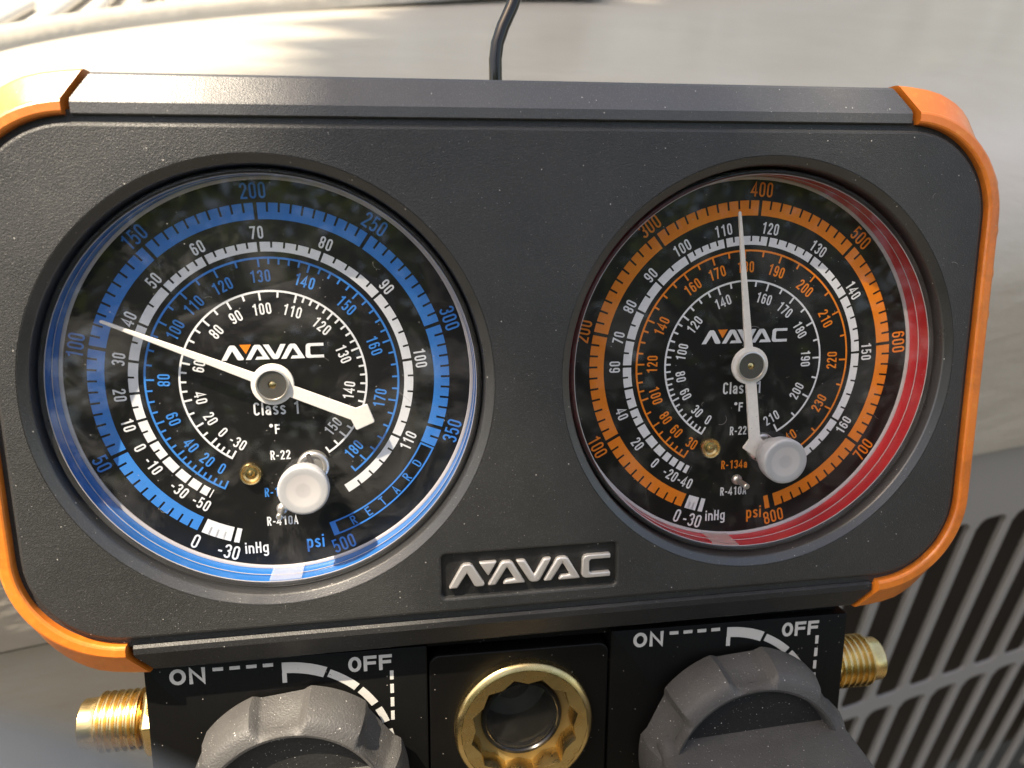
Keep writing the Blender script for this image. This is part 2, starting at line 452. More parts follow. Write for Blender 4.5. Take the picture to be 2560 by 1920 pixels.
LOGO = [
    [(0,0),(.53,.92),(.63,1),(.88,1),(.98,.92),(1.45,.1),(1.40,0),(1.10,0),(1.02,.06),(.74,.62),(.34,0)],
    [(1.22,1.03),(1.60,.40),(1.97,1.03)],
    [(1.56,0),(2.10,.92),(2.20,1),(2.50,1),(2.60,.92),(3.12,0),(2.17,0),(2.29,.2),(2.68,.2),(2.36,.74),(1.90,0)],
    [(2.72,1),(3.26,.08),(3.36,0),(3.62,0),(3.72,.08),(4.20,1),(3.86,1),(3.48,.3),(3.10,1)],
    [(3.85,0),(4.39,.92),(4.49,1),(4.79,1),(4.89,.92),(5.41,0),(4.46,0),(4.58,.2),(4.97,.2),(4.65,.74),(4.19,0)],
    [(6.66,1),(5.70,1),(5.56,.95),(5.49,.84),(5.45,.16),(5.50,.05),(5.62,0),(6.66,0),(6.66,.2),(5.84,.2),(5.77,.27),(5.77,.73),(5.84,.8),(6.66,.8)],
]

# ---------------------------------------------------------------- setting: ground far below, out of the frame but lit and mirrored
g = MB(); g.add([(-60,-60,0),(60,-60,0),(60,60,0),(-60,60,0)], [(0,1,2,3)])
mg, ng, bgd = new_mat('dry lawn')
vg = coords(ng); vg.node.inputs['Scale'].default_value = (1, 1, 1)
ng.links.new(mixc(ng, noise(ng, vg, 3.0, 6, 0.6), (0.060, 0.050, 0.038), (0.040, 0.037, 0.026)), bgd.inputs['Base Color'])
bgd.inputs['Roughness'].default_value = 0.9
ground = g.build('ground', mg, smooth=0, scale=1.0)
tag(ground, 'dry lawn around the outdoor unit', kind='structure')

# the trees that shade the place: out of the frame, mirrored in the lenses and the paint, dappling the light
def tree_root(loc, label):
    t = bpy.data.objects.new('leafy_tree', None); COL.objects.link(t); t.location = loc
    return tag(t, label, 'tree', 'trees around the unit')
tree = tree_root((0.9, -3.2, 0), 'leafy green tree mirrored in the two gauge lenses')
tree_far = tree_root((0.4, 5.2, 0), 'leafy green tree mirrored in the glossy top of the outdoor unit')
def leaf_cloud(n, sampler, size, seed):
    r = np.random.default_rng(seed)
    P = sampler(r, n)
    nrm = r.normal(size=(len(P), 3)); nrm[:, 2] = np.abs(nrm[:, 2]) + 0.5; nrm /= np.linalg.norm(nrm, axis=1)[:, None]
    t = np.cross(nrm, r.normal(size=(len(P), 3))); t /= np.linalg.norm(t, axis=1)[:, None]
    b = np.cross(nrm, t)
    L = size*(0.6 + 0.8*r.random(len(P)))[:, None]; Wd = L*0.55
    V = np.stack([P - t*L/2, P - b*Wd/2 + nrm*L*0.05, P + t*L/2, P + b*Wd/2 + nrm*L*0.05], 1).reshape(-1, 3)
    F = np.arange(len(V)).reshape(-1, 4)
    return V, F
def clumped(c, rad, k):
    """points in many small clumps spread through an ellipsoid shell"""
    def f(r, n):
        m = max(1, n//k)
        d = r.normal(size=(m, 3)); d /= np.linalg.norm(d, axis=1)[:, None]
        cc = np.array(c) + d*(r.random((m, 1))**0.4)*np.array(rad)
        return np.repeat(cc, k, 0) + r.normal(size=(m*k, 3))*0.20
    return f
def leaf_material():
    m = bpy.data.materials.new('leaves'); m.use_nodes = True
    nt = m.node_tree; nt.nodes.remove(nt.nodes['Principled BSDF'])
    di = nt.nodes.new('ShaderNodeBsdfDiffuse'); tl = nt.nodes.new('ShaderNodeBsdfTranslucent'); mx = nt.nodes.new('ShaderNodeMixShader')
    oi = nt.nodes.new('ShaderNodeTexCoord'); n = noise(nt, oi.outputs['Object'], 2.5, 2)
    nt.links.new(mixc(nt, n, (0.045, 0.08, 0.018), (0.10, 0.115, 0.035)), di.inputs[0])
    tl.inputs[0].default_value = (0.16, 0.22, 0.04, 1); mx.inputs[0].default_value = 0.35
    nt.links.new(di.outputs[0], mx.inputs[1]); nt.links.new(tl.outputs[0], mx.inputs[2])
    nt.links.new(mx.outputs[0], nt.nodes['Material Output'].inputs['Surface'])
    return m
def add_leaves(tree, parts):
    Vs, Fs, base = [], [], 0
    for V, F in parts: Vs.append(V); Fs.append(F + base); base += len(V)
    V = np.concatenate(Vs) - np.array(tree.location); F = np.concatenate(Fs)
    me = bpy.data.meshes.new('crown'); me.from_pydata(V.tolist(), [], F.tolist()); me.update(); me.materials.append(leaf_material())
    o = bpy.data.objects.new('crown', me); COL.objects.link(o); o.parent = tree; o['kind'] = 'stuff'
def slab(lo, hi, k):
    def f(r, n):
        m = max(1, n//k)
        cc = np.array(lo) + r.random((m, 3))*(np.array(hi) - np.array(lo))
        return np.repeat(cc, k, 0) + r.normal(size=(m*k, 3))*0.20
    return f
def shade_of(P, z=1.0):
    """where a leaf's shadow lands on the level of the gauges"""
    return P[:, :2] - SUN_W.x/SUN_W.z*0 - np.outer((P[:, 2]-z)/SUN_W.z, np.array([SUN_W.x, SUN_W.y]))
def overhead(r, n):
    c = MT + SUN_W*3.2
    P = clumped((c.x + 0.42, c.y + 0.30, c.z), (0.60, 0.55, 0.30), 14)(r, n)
    Q = shade_of(P) - np.array([MT.x, MT.y])
    # the sun comes in past the branch, on the left end of the gauges and the deck there
    edge = -0.014 - 0.065*np.clip((Q[:, 1] - 0.08)/0.1, 0, 1)
    return P[Q[:, 0] > edge]
add_leaves(tree, [leaf_cloud(26000, slab((-4.5, -5.6, 0.1), (4.8, -3.4, 3.0), 16), 0.15, 3), leaf_cloud(4200, overhead, 0.10, 12)])
tk = MB(); tk.tube([(0, 0, 0), (0.03, 0.02, 0.8), (-0.05, 0.1, 1.7), (-0.2, 0.4, 2.6), (-0.5, 1.2, 3.6), (-0.8, 2.4, 4.4)], [0.20, 0.16, 0.14, 0.12, 0.09, 0.04], 14)
tk.tube([(-0.05, 0.1, 1.7), (0.4, -0.1, 2.5), (1.0, -0.3, 3.3), (1.6, -0.4, 3.9)], [0.1, 0.08, 0.06, 0.03], 12)
tk.tube([(-0.2, 0.4, 2.6), (0.2, 1.4, 3.6), (0.5, 2.8, 4.4), (0.6, 4.2, 4.7)], [0.09, 0.07, 0.05, 0.03], 12)
M['bark'] = simple('bark', (0.10, 0.075, 0.055), 0.9)
tk.build('trunk', M['bark'], tree, scale=1.0)
add_leaves(tree_far, [leaf_cloud(15000, clumped((0.4, 5.4, 2.9), (4.6, 1.6, 2.4), 18), 0.15, 5)])
tk = MB(); tk.tube([(0, 0, 0), (0.05, 0.02, 0.9), (-0.05, 0.1, 1.8), (0.1, 0.2, 2.8), (0.2, 0.1, 4.0)], [0.22, 0.18, 0.15, 0.11, 0.04], 14)
tk.tube([(-0.05, 0.1, 1.8), (-0.8, 0.0, 2.6), (-1.7, 0.1, 3.2)], [0.12, 0.08, 0.03], 12)
tk.tube([(0.1, 0.2, 2.6), (0.9, 0.3, 3.3), (1.8, 0.2, 3.6)], [0.1, 0.07, 0.03], 12)
tk.build('trunk', M['bark'], tree_far, scale=1.0)

# ---------------------------------------------------------------- the outdoor unit behind (world frame, modelling units about the camera)
PHI = R_(70.6)
U = Vector((math.sin(PHI), math.cos(PHI), -0.0278)).normalized()
NW = Vector((math.cos(PHI), -math.sin(PHI), 0)).normalized()     # out of the wall, towards the camera
VW = U.cross(NW) * -1
if VW.z < 0: VW = -VW
def wall(u, v, n): return U*u + VW*v - NW*n          # n = distance behind the camera plane
unit = bpy.data.objects.new('outdoor_condenser_unit', None); COL.objects.link(unit)
unit.location = CAM
tag(unit, 'beige painted metal outdoor air conditioning unit behind the gauges', 'air conditioner')
K = 0.922
ZS = -5.70        # seam height in wall frame
# top cover: wall, shoulder and deck, swept along the wall
prof = [(5.99, ZS-0.02), (5.86, ZS), (5.80, ZS+0.06), (5.79, ZS+0.18), (5.82, -4.6), (5.88, -3.7), (6.02, -3.0), (6.35, -2.4), (6.9, -1.95), (7.7, -1.66), (8.8, -1.48), (10.5, -1.40), (14, -1.37), (22, -1.36), (48, -1.36)]
def smooth_prof(pr, n=6):
    out = []
    for i in range(len(pr)-1):
        p0 = pr[max(i-1, 0)]; p1 = pr[i]; p2 = pr[i+1]; p3 = pr[min(i+2, len(pr)-1)]
        for k in range(n):
            t = k/n
            q = [0.5*((2*p1[j]) + (-p0[j]+p2[j])*t + (2*p0[j]-5*p1[j]+4*p2[j]-p3[j])*t*t + (-p0[j]+3*p1[j]-3*p2[j]+p3[j])*t**3) for j in (0, 1)]
            out.append(tuple(q))
    out.append(pr[-1]); return out
prof2 = prof[:3] + smooth_prof(prof[3:], 5)
mb = MB()
us = [-16 + 2.0*i for i in range(27)]
mb.loops([[ (U*u + Vector((0, 0, 1))*(v + (u*-0.0278 if n < 9 else u*-0.0278*max(0, (20-n)/11))) - NW*n) for u in us] for n, v in prof2], closed=False)
cover = mb.build('top_cover', M['paint'], unit, fixn=True)

# slotted lower panel: sheet above the slots, bars, cross rails
SP = 0.728; U0 = 9.60 - 8*SP; NB = 16
NWALL = 5.93
def wbox(mb, u0, u1, v0, v1, n0, n1):
    c = [wall(u, v, n) for n in (n0, n1) for v in (v0, v1) for u in (u0, u1)]
    mb.add(c, [(0,1,3,2),(4,6,7,5),(0,4,5,1),(2,3,7,6),(0,2,6,4),(1,5,7,3)])
def strip(name, edge_lo, edge_hi, th=0.05):
    """sheet between two edge polylines (lists of (u, v)), given a thickness"""
    mb = MB()
    front = [wall(u, v, NWALL) for u, v in edge_lo] + [wall(u, v, NWALL) for u, v in reversed(edge_hi)]
    back = [wall(u, v, NWALL+th) for u, v in edge_lo] + [wall(u, v, NWALL+th) for u, v in reversed(edge_hi)]
    bm = bmesh.new(); n = len(front)
    fv = [bm.verts.new(q) for q in front]; bv = [bm.verts.new(q) for q in back]
    bm.faces.new(fv); bm.faces.new(list(reversed(bv)))
    for i in range(n): bm.faces.new((fv[i], bv[i], bv[(i+1) % n], fv[(i+1) % n]))
    bmesh.ops.recalc_face_normals(bm, faces=bm.faces)
    bmesh.ops.triangulate(bm, faces=[q for q in bm.faces if len(q.verts) > 4])
    return from_bm(name, bm, M['bar'] if name != 'corner_panel' else M['paint'], unit, smooth=30)
BW = 0.165
def scallop(v, up, r=0.16):
    """edge of the sheet running along the slot ends, with rounded slot corners"""
    e = []
    sg = -1 if up else 1
    for i in range(NB):
        a = U0 + i*SP + BW/2; b = U0 + (i+1)*SP - BW/2
        e.append((a, v + sg*r))
        e += [(a + r - r*math.cos(R_(x)), v + sg*(r - r*math.sin(R_(x)))) for x in (30, 60, 90)]
        e += [(b - r + r*math.cos(R_(x)), v + sg*(r - r*math.sin(R_(x)))) for x in (90, 60, 30)]
        e.append((b, v + sg*r))
    return e
VT = -7.34; VR1 = -11.14; VR0 = -11.46; VB = -15.6
uL, uR = U0 + BW/2, U0 + NB*SP - BW/2
strip('slot_header', scallop(VT, True), [(uL, ZS-0.02), (uR, ZS-0.02)])
strip('cross_rail', scallop(VR0, True), list(scallop(VR1, False)))
for i in range(NB + 1):
    mb = MB(); u = U0 + i*SP
    for (v0, v1) in ((VR1+0.0, VT), (VB, VR0)):
        wbox(mb, u-BW/2, u+BW/2, v0-0.1, v1+0.1, NWALL+0.004, NWALL+0.10)
    mb.build('slat', M['bar'], unit, bevel=0.02)
mb = MB(); wbox(mb, -16, U0-BW/2-0.002, -16, ZS-0.02, NWALL, NWALL+0.06); mb.build('corner_panel', M['paint'], unit, fixn=True)
mb = MB(); wbox(mb, U0-1, U0+NB*SP+4, -16.5, ZS-0.3, NWALL+0.9, NWALL+1.0); mb.build('dark_coil_sheet', M['inner_shade'], unit, fixn=True)  # plain dark sheet stands in for the shadowed depth behind the slots
mb = MB(); wbox(mb, uR, uR+10, -16, ZS-0.02, NWALL, NWALL+0.06); mb.build('side_panel', M['paint'], unit, fixn=True)

# rolled lip of the deck and the guard bars beyond it
RC = (4.07, 9.89); RR = 9.92
lip = [(RR, -1.42), (RR+0.03, -1.30), (RR+0.06, -1.20), (RR+0.13, -1.12), (RR+0.24, -1.075), (RR+0.36, -1.065), (RR+0.46, -1.09), (RR+0.5, -1.16), (RR+0.5, -1.6)]
mb = MB(); rings = []
for a in list(np.linspace(215, 131, 60)): rings.append([(RC[0] + r*math.cos(R_(a)), RC[1] + r*math.sin(R_(a)), z) for r, z in lip])
for q in (3, 8, 16, 30):
    rings.append([(RC[0] + r*math.cos(R_(131)) + q*math.sin(R_(131)), RC[1] + r*math.sin(R_(131)) - q*math.cos(R_(131)), z) for r, z in lip])
mb.loops(rings, closed=False); mb.build('deck_lip', M['paint'], unit, fixn=True)
mb = MB(); mb.revolve([(RR+0.45, -1.33), (RR+14, -1.33)], 48, RC, 205, 100); mb.build('fan_opening_shade', M['inner_shade'], unit, fixn=True)  # dark sheet over the deck stands in for shade below the bars
dr = Vector((-0.343, 0.939, 0)); nr = Vector((0.939, 0.343, 0))
for i in range(9):
    d = -4.35 + 0.56*i
    # start where the bar meets the lip
    best = None
    for k in range(400):
        q = nr*d + dr*(4 + k*0.05)
        rr = math.hypot(q.x-RC[0], q.y-RC[1])
        if rr > RR + 0.42: best = q; break
    if best is None: continue
    mb = MB(); A = best; B = best + dr*12
    w = 0.12
    ring = lambda P: [P + nr*(w*math.cos(2*math.pi*k/14)) + Vector((0, 0, -1.17 + 0.10*math.sin(2*math.pi*k/14))) for k in range(14)]
    mb.loops([ring(A), ring(B)], True, True, True); mb.build('guard_bar', M['guard'], unit, fixn=True)

# ---------------------------------------------------------------- the gauge set
root = bpy.data.objects.new('manifold_gauge_set', None); COL.objects.link(root)
root.matrix_world = Matrix.Translation(MT) @ MR.to_4x4()
tag(root, 'charcoal and orange refrigerant manifold gauge set with blue and red dials', 'gauge set')
D = 2.8555
HW, HH, RCN = 2.765, 1.378, 0.50
ZF = 0.29; ZB = 0.25

# housing: front plate with two gauge holes and the badge recess
HOLE = 1.237
bm = bmesh.new()
def bloop(pts, z):
    vs = [bm.verts.new((x, y, z)) for x, y in pts]
    es = [bm.edges.new((vs[i], vs[(i+1) % len(vs)])) for i in range(len(vs))]
    return vs, es
def bridge(a, b):
    n = len(a)
    for i in range(n): bm.faces.new((a[i], a[(i+1) % n], b[(i+1) % n], b[i]))
vo, eo = bloop(rrect(HW, HH, RCN, -0.022), ZF)
edges = list(eo); holes = []
NSEG = 160
for sx in (-1, 1):
    vh, eh = bloop([(sx*D/2 + HOLE*math.cos(2*math.pi*i/NSEG), HOLE*math.sin(2*math.pi*i/NSEG)) for i in range(NSEG)], ZF)
    edges += eh; holes.append((sx, vh))
BC = (0.005, -1.150); BHW, BHH, BR = 0.545, 0.152, 0.045
vb, eb = bloop(rrect(BHW, BHH, BR, 0.0, *BC, seg=6), ZF); edges += eb
bmesh.ops.triangle_fill(bm, use_beauty=True, use_dissolve=False, edges=edges, normal=(0, 0, 1))
prev = vo
for o, z in ((-0.010, ZF-0.004), (-0.002, ZF-0.013), (0.0, ZF-0.026), (0.0, ZB), (0.06, ZB), (0.06, -0.75)):
    cur = [bm.verts.new((x, y, z)) for x, y in rrect(HW, HH, RCN, o)]
    bridge(prev, cur); prev = cur
bm.faces.new(list(reversed(prev)))
for sx, vh in holes:
    prev = vh
    for r, z in ((1.234, 0.24), (1.186, 0.20), (1.184, -0.06), (1.10, -0.06)):
        cur = [bm.verts.new((sx*D/2 + r*math.cos(2*math.pi*i/NSEG), r*math.sin(2*math.pi*i/NSEG), z)) for i in range(NSEG)]
        bridge(prev, cur); prev = cur
prev = vb
for o, z in ((-0.008, ZF-0.003), (-0.014, ZF-0.012), (-0.018, ZF-0.034)):
    cur = [bm.verts.new((x, y, z)) for x, y in rrect(BHW, BHH, BR, o, *BC, seg=6)]
    bridge(prev, cur); prev = cur
bmesh.ops.recalc_face_normals(bm, faces=bm.faces)
housing = from_bm('housing', bm, M['housing'], root, smooth=12)

for sx in (-1, 1):
    mb = MB(); mb.revolve([(1.2365, 0.2865), (1.2345, 0.2895), (1.231, 0.2885), (1.192, 0.2655), (1.187, 0.258), (1.1845, 0.245), (1.1835, -0.055)], 160)
    mb.build('gauge_bezel', M['bezel'], root, (sx*D/2, 0, 0), smooth=12, fixn=True)
bq = MB(); bq.add([(x, y, ZF-0.033) for x, y in rrect(BHW, BHH, BR, -0.017, *BC, seg=6)], [tuple(range(28))])
badge = bq.build('name_badge', M['badge'], root, smooth=0)
LS = 0.147; LX, LY = BC[0] - 6.66*LS/2, BC[1] - LS*0.5 - 0.003
for q in LOGO:
    mb = MB(); n = len(q)
    mb.add([(LX + x*LS, LY + y*LS, ZF-0.034) for x, y in q] + [(LX + x*LS, LY + y*LS, ZF+0.004) for x, y in q],
           [tuple(range(n)), tuple(range(2*n-1, n-1, -1))] + [(i, (i+1) % n, n+(i+1) % n, n+i) for i in range(n)])
    mb.build('badge_letter', M['badge_metal'], badge, smooth=30, bevel=0.012, fixn=True)

# rails along the top and bottom of the housing
def rail(name, sy, y0, y1, mat, x1=2.255):
    eb = 0.004 if sy > 0 else 0.010
    pr = [(y0, ZB-0.01), (y0, 0.272 - eb), (y0+1.4*eb, 0.278), (y1-0.010, 0.279), (y1, 0.272), (y1+0.010, 0.266), (1.612, 0.200), (1.624, 0.186), (1.630, 0.16), (1.630, -0.70), (1.30, -0.70)]
    mb = MB()
    mb.loops([[(x*(x1 - 0.62*max(0.0, y - y1 - 0.01))/x1, sy*y, z) for y, z in pr] for x in np.linspace(-x1, x1, 9)], True, True, True)
    mb.build(name, mat, root, smooth=8, fixn=True)
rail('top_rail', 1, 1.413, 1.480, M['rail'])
rail('bottom_rail', -1, 1.425, 1.484, M['shaded_rail'])

def bumper(sx):
    path = [(2.285 + (HW-RCN-2.285)*0, HH, 0, 1)]
    path = [(2.285, HH, 0, 1), (2.27, HH, 0, 1)]
    path = [(x, HH, 0, 1) for x in np.linspace(2.285-0.0, HW-RCN+0.001, 2)] if HW-RCN > 2.285 else []
    cx, cy = HW-RCN, HH-RCN
    st = 90 - math.degrees(math.asin(max(0.0, (2.285-cx)/RCN)))
    for i in range(19):
        a = R_(st - st*i/18); path.append((cx + RCN*math.cos(a), cy + RCN*math.sin(a), math.cos(a), math.sin(a)))
    ys = np.linspace(cy, -cy, 90)
    for y in ys[1:-1]: path.append((HW, y, 1, 0))
    for i in range(19):
        a = R_(-st*i/18); path.append((cx + RCN*math.cos(a), -cy + RCN*math.sin(a), math.cos(a), math.sin(a)))
    rings = []
    for x, y, nx, ny in path:
        w = abs(ny)**1.5
        oc = 0.135 + 0.115*w; zc = 0.10 + 0.095*w
        prf = [(0.034, ZB-0.02), (0.034, 0.292), (0.040, 0.302), (0.050, 0.306), (0.090, 0.306), (0.102, 0.300), (0.110, 0.288), (oc, zc+0.01), (oc+0.010, zc-0.004), (oc+0.014, zc-0.03), (oc+0.014, -0.75), (0.12, -0.75)]
        rib = 0.0
        if nx > 0.999:
            for yc in (0.74, 0.40, 0.03, -0.35, -0.74):
                dd = abs(y - yc)
                rib = max(rib, min(1.0, max(0.0, (0.115 - dd)/0.035)))
        ring = []
        end = max(0.0, (abs(ny) - 0.97)/0.03)
        for k, (o, z) in enumerate(prf):
            oo = o + (0.060*rib if k in (7, 8, 9, 10) else 0.0)
            jx = 0.0
            if 5 < k < 10 and nx > 0.2 and y > 0.2: jx = 0.010*math.sin(y*37)*math.sin(y*13+1)
            sl = -0.62*max(0.0, o - 0.112)*end
            ring.append((sx*(x + sl + nx*(oo+jx)), y + ny*(oo+jx), z))
        rings.append(ring)
    mb = MB(); mb.loops(rings, True, True, True)
    o = mb.build('corner_bumper', M['bumper'], root, smooth=14, fixn=True)
    o['label'] = 'orange rubber corner bumper on the red gauge end' if sx > 0 else 'orange rubber corner bumper on the blue gauge end'
bumper(-1); bumper(1)
# ---------------------------------------------------------------- gauges
def notched_band(r0, r1, majors, subdiv, gapw, notch, start_gap=False, end_gap=False):
    """majors: angles, descending; subdiv: pieces between neighbours; teeth towards r1"""
    mb = MB(); rn = r1 - notch[0]*(r1-r0)
    g = math.degrees(gapw/2 / ((r0+r1)/2)); w = math.degrees(notch[1]/2/r1)
    for i in range(len(majors)-1):
        a, b = majors[i], majors[i+1]; k = subdiv[i]
        a2, b2 = a - g, b + g
        if k <= 1:
            mb.sector(r0, r1, a2, b2); continue
        mb.sector(r0, rn, a2, b2)
        cuts = [a2] + [a + (b-a)*j/k for j in range(1, k)] + [b2]
        for j in range(k):
            s = cuts[j] - (w if j > 0 else 0); e = cuts[j+1] + (w if j < k-1 else 0)
            mb.sector(rn, r1, s, e)
    return mb
def ticked_arc(r, lw, angs, subdiv, major, minor, tw, tail=None):
    mb = MB()
    a0, a1 = angs[0], angs[-1]
    if tail: a1 = tail[-1]
    mb.sector(r-lw/2, r+lw/2, a0 + math.degrees(tw/2/r), a1 - math.degrees(tw/2/r))
    for i in range(len(angs)-1):
        for j in range(subdiv[i]):
            a = angs[i] + (angs[i+1]-angs[i])*j/subdiv[i]
            mb.tick(r-lw/2-(major if j == 0 else minor), r-lw/4, a, tw, 0.0004)
    mb.tick(r-lw/2-major, r-lw/4, angs[-1], tw, 0.0004)
    for a in (tail or []): mb.tick(r-lw/2-minor, r-lw/4, a, tw, 0.0004)
    return mb
def nrot(a):
    a %= 360
    return a - 90 if a < 180 else a + 90
def pol(r, a): return (r*math.cos(R_(a)), r*math.sin(R_(a)))
ZP = 0.004

def gauge(sx, spec):
    case_m, ink = spec['case'], spec['ink']
    loc = (sx*D/2, 0, 0)
    mb = MB()
    mb.revolve([(1.142, -0.055), (1.142, 0.092), (1.148, 0.098), (1.146, 0.104), (1.143, 0.195)], 160)
    case = mb.build('pressure_gauge', case_m, root, loc, smooth=40)
    case['label'] = spec['label']
    mb = MB(); mb.revolve([(0.001, 0.0), (1.141, 0.0)], 160); mb.build('dial_face', M['dial'], case, smooth=0)
    mb = MB(); mb.revolve([(1.122, 0.0015), (1.123, 0.008), (1.128, 0.012), (1.1405, 0.013)], 160); mb.build('dial_rim', M['rimline'], case)
    for za, zb in ((0.095, 0.100), (0.190, 0.196)):  # pale rings put in for highlight lines on the clear lens steps
        mb = MB(); mb.revolve([(1.1415, za), (1.1385, za+0.001), (1.1385, zb-0.001), (1.1415, zb)], 160); mb.build('highlight_ring', M['rimline'], case)
    # scales
    notched_band(0.9103, 1.0, spec['psi'], spec['psi_sub'], 0.020, (0.56, 0.0125)).build('pressure_scale', ink, case, (0, 0, ZP), smooth=0)
    notched_band(0.735, 0.788, spec['f1'], spec['f1_sub'], 0.015, (0.60, 0.0115)).build('temperature_scale', M['white'], case, (0, 0, ZP), smooth=0)
    ticked_arc(0.701, 0.0115, spec['f2'], spec['f2_sub'], 0.044, 0.030, 0.0105, spec.get('f2_tail')).build('temperature_scale', ink, case, (0, 0, ZP), smooth=0)
    ticked_arc(0.517, 0.0115, spec['f3'], spec['f3_sub'], 0.044, 0.030, 0.0110, spec.get('f3_tail')).build('temperature_scale', M['white'], case, (0, 0, ZP), smooth=0)
    # vacuum scale
    a0, a1, a2, a3 = spec['vac']
    mb = notched_band(0.9103, 1.0, [a0, a1], [spec['vac_n']], 0.0, (0.56, 0.0125)); mb.sector(0.9103, 1.0, a2, a3)
    mb.build('vacuum_scale', M['white'], case, (0, 0, ZP), smooth=0)
    for s, a, col in spec['psi_num']:
        text('numeral', s, 0.087, pol(1.065, a), nrot(a), M['white'] if col else ink, case, t=0.125)
    for r, h, m, lst in ((0.840, 0.069, M['white'], spec['f1_num']), (0.601, 0.068, ink, spec['f2_num']), (0.419, 0.064, M['white'], spec['f3_num'])):
        for s, a in lst: text('numeral', s, h, pol(r, a), nrot(a), m, case, t=0.14, gap=0.15)
    text('lettering', 'psi', 0.082, spec['psi_pos'], 2, ink, case, t=0.14, W=0.44)
    text('lettering', 'inHg', 0.070, spec['inhg_pos'], 0, M['white'], case, t=0.14, W=0.46)
    text('lettering', 'Class 1', 0.077, (0.0, -0.157), 0, M['white'], case, t=0.14, W=0.44)
    text('lettering', 'dF', 0.058, (-0.018, -0.281), 0, M['white'], case, t=0.17, W=0.50)
    text('lettering', 'R-22', 0.056, (spec['tx']+0.004, -0.437), 0, M['white'], case, t=0.15, W=0.44)
    text('lettering', 'R-134a', 0.056, (spec['tx']-0.012, -0.661), 0, ink, case, t=0.15, W=0.44)
    text('lettering', 'R-410A', 0.056, (spec['tx']-0.010, -0.841), 0, M['white'], case, t=0.15, W=0.44)
    lg = 0.567/6.66
    for i, q in enumerate(LOGO):
        mb = MB(); mb.poly([(-0.2835 + x*lg, 0.130 + y*lg) for x, y in reversed(q)] if i != 1 else [(-0.2835 + x*lg, 0.130 + y*lg) for x, y in q], 0.0)
        mb.build('logo_letter', M['orange'] if i == 1 else M['white'], case, (0, 0, ZP), smooth=0, fixn=True)
    if spec.get('retard'):
        mb = MB()
        mb.sector(0.9103, 0.9203, 333.4, 288.5); mb.sector(0.990, 1.0, 333.4, 288.5); mb.sector(0.9103, 1.0, 288.5, 286.4, 0.0003)
        mb.tick(0.9103, 1.0, 333.4, 0.011, 0.0003)
        mb.build('retard_box', ink, case, (0, 0, ZP), smooth=0)
        for i, ch in enumerate('RETARD'):
            a = 294.8 + 6.25*i
            text('lettering', ch, 0.058, pol(0.955, a), nrot(a), ink, case, t=0.14, W=0.52)
    if spec.get('end_tick'):
        mb = MB(); mb.sector(0.9103, 1.0, *spec['end_tick']); mb.build('pressure_scale', ink, case, (0, 0, ZP), smooth=0)
    # screws and stop pin on the dial
    bx, by = spec['brass']
    mb = MB(); mb.revolve([(0.001, 0.028), (0.012, 0.026), (0.022, 0.012), (0.034, 0.010), (0.046, 0.016), (0.054, 0.030), (0.060, 0.032), (0.066, 0.022), (0.067, 0.0)], 40)
    mb.build('adjusting_screw', M['brass'], case, (bx, by, 0), smooth=30)
    cx, cy = spec['screw']
    mb = MB(); mb.revolve([(0.001, 0.036), (0.060, 0.036), (0.066, 0.044), (0.080, 0.044), (0.091, 0.034), (0.094, 0.0)], 48)
    sc = mb.build('slotted_screw', M['silver'], case, (cx, cy, 0), smooth=25)
    mb = MB(); mb.box(-0.088, 0.088, -0.013, 0.013, 0.030, 0.0455)
    mb.build('slot', M['hubdark'], sc, (0, 0, 0), rotz=R_(spec['slot']), smooth=0)
    mb = MB(); mb.revolve([(0.034, 0.0), (0.034, 0.012), (0.026, 0.024), (0.019, 0.028), (0.0185, 0.15), (0.014, 0.155), (0.001, 0.156)], 24)
    mb.build('stop_pin', M['silver'], case, (-0.008, -0.765, 0), smooth=35)
    # pointer
    ang, tipr, tail = spec['ptr']
    z0, z1 = 0.078, 0.098
    out = [(tipr, -0.008), (tipr+0.006, 0.0), (tipr, 0.008), (0.115, 0.026)]
    for i in range(1, 14):
        a = R_(12 + (180-24)*i/14); out.append((0.118*math.cos(a), 0.118*math.sin(a)))
    out += [(-0.112, 0.034), (-tail+0.128, 0.037), (-tail+0.082, 0.080), (-tail+0.074, 0.081), (-tail+0.006, 0.010), (-tail, 0.0), (-tail+0.006, -0.010), (-tail+0.074, -0.081), (-tail+0.082, -0.080), (-tail+0.128, -0.037), (-0.112, -0.034)]
    for i in range(1, 14):
        a = R_(180 + 12 + (180-24)*i/14); out.append((0.118*math.cos(a), 0.118*math.sin(a)))
    out += [(0.115, -0.026)]
    n = len(out); mb = MB()
    mb.add([(x, y, z0) for x, y in out] + [(x, y, z1) for x, y in out],
           [tuple(range(n)), tuple(range(2*n-1, n-1, -1))] + [(i, (i+1) % n, n+(i+1) % n, n+i) for i in range(n)])
    mb.build('pointer', M['pointer'], case, (0, 0, 0), rotz=R_(ang), smooth=30, bevel=0.004, fixn=True)
    mb = MB(); mb.revolve([(0.093, 0.09), (0.093, 0.108), (0.090, 0.118), (0.083, 0.120), (0.079, 0.112)], 64); mb.build('hub_rim', M['silver'], case)
    mb = MB(); mb.revolve([(0.080, 0.112), (0.024, 0.111), (0.020, 0.100), (0.020, 0.085)], 64); mb.build('hub_cap', M['hubdark'], case)
    mb = MB(); mb.revolve([(0.0201, 0.104), (0.012, 0.108), (0.001, 0.109)], 32); mb.build('hub_axle', M['brass'], case)
    # lens, rim, tab, vent plug
    mb = MB(); mb.revolve([(1.138, 0.205), (0.0005, 0.205)], 160); mb.build('lens', M['lens'], case, smooth=0)
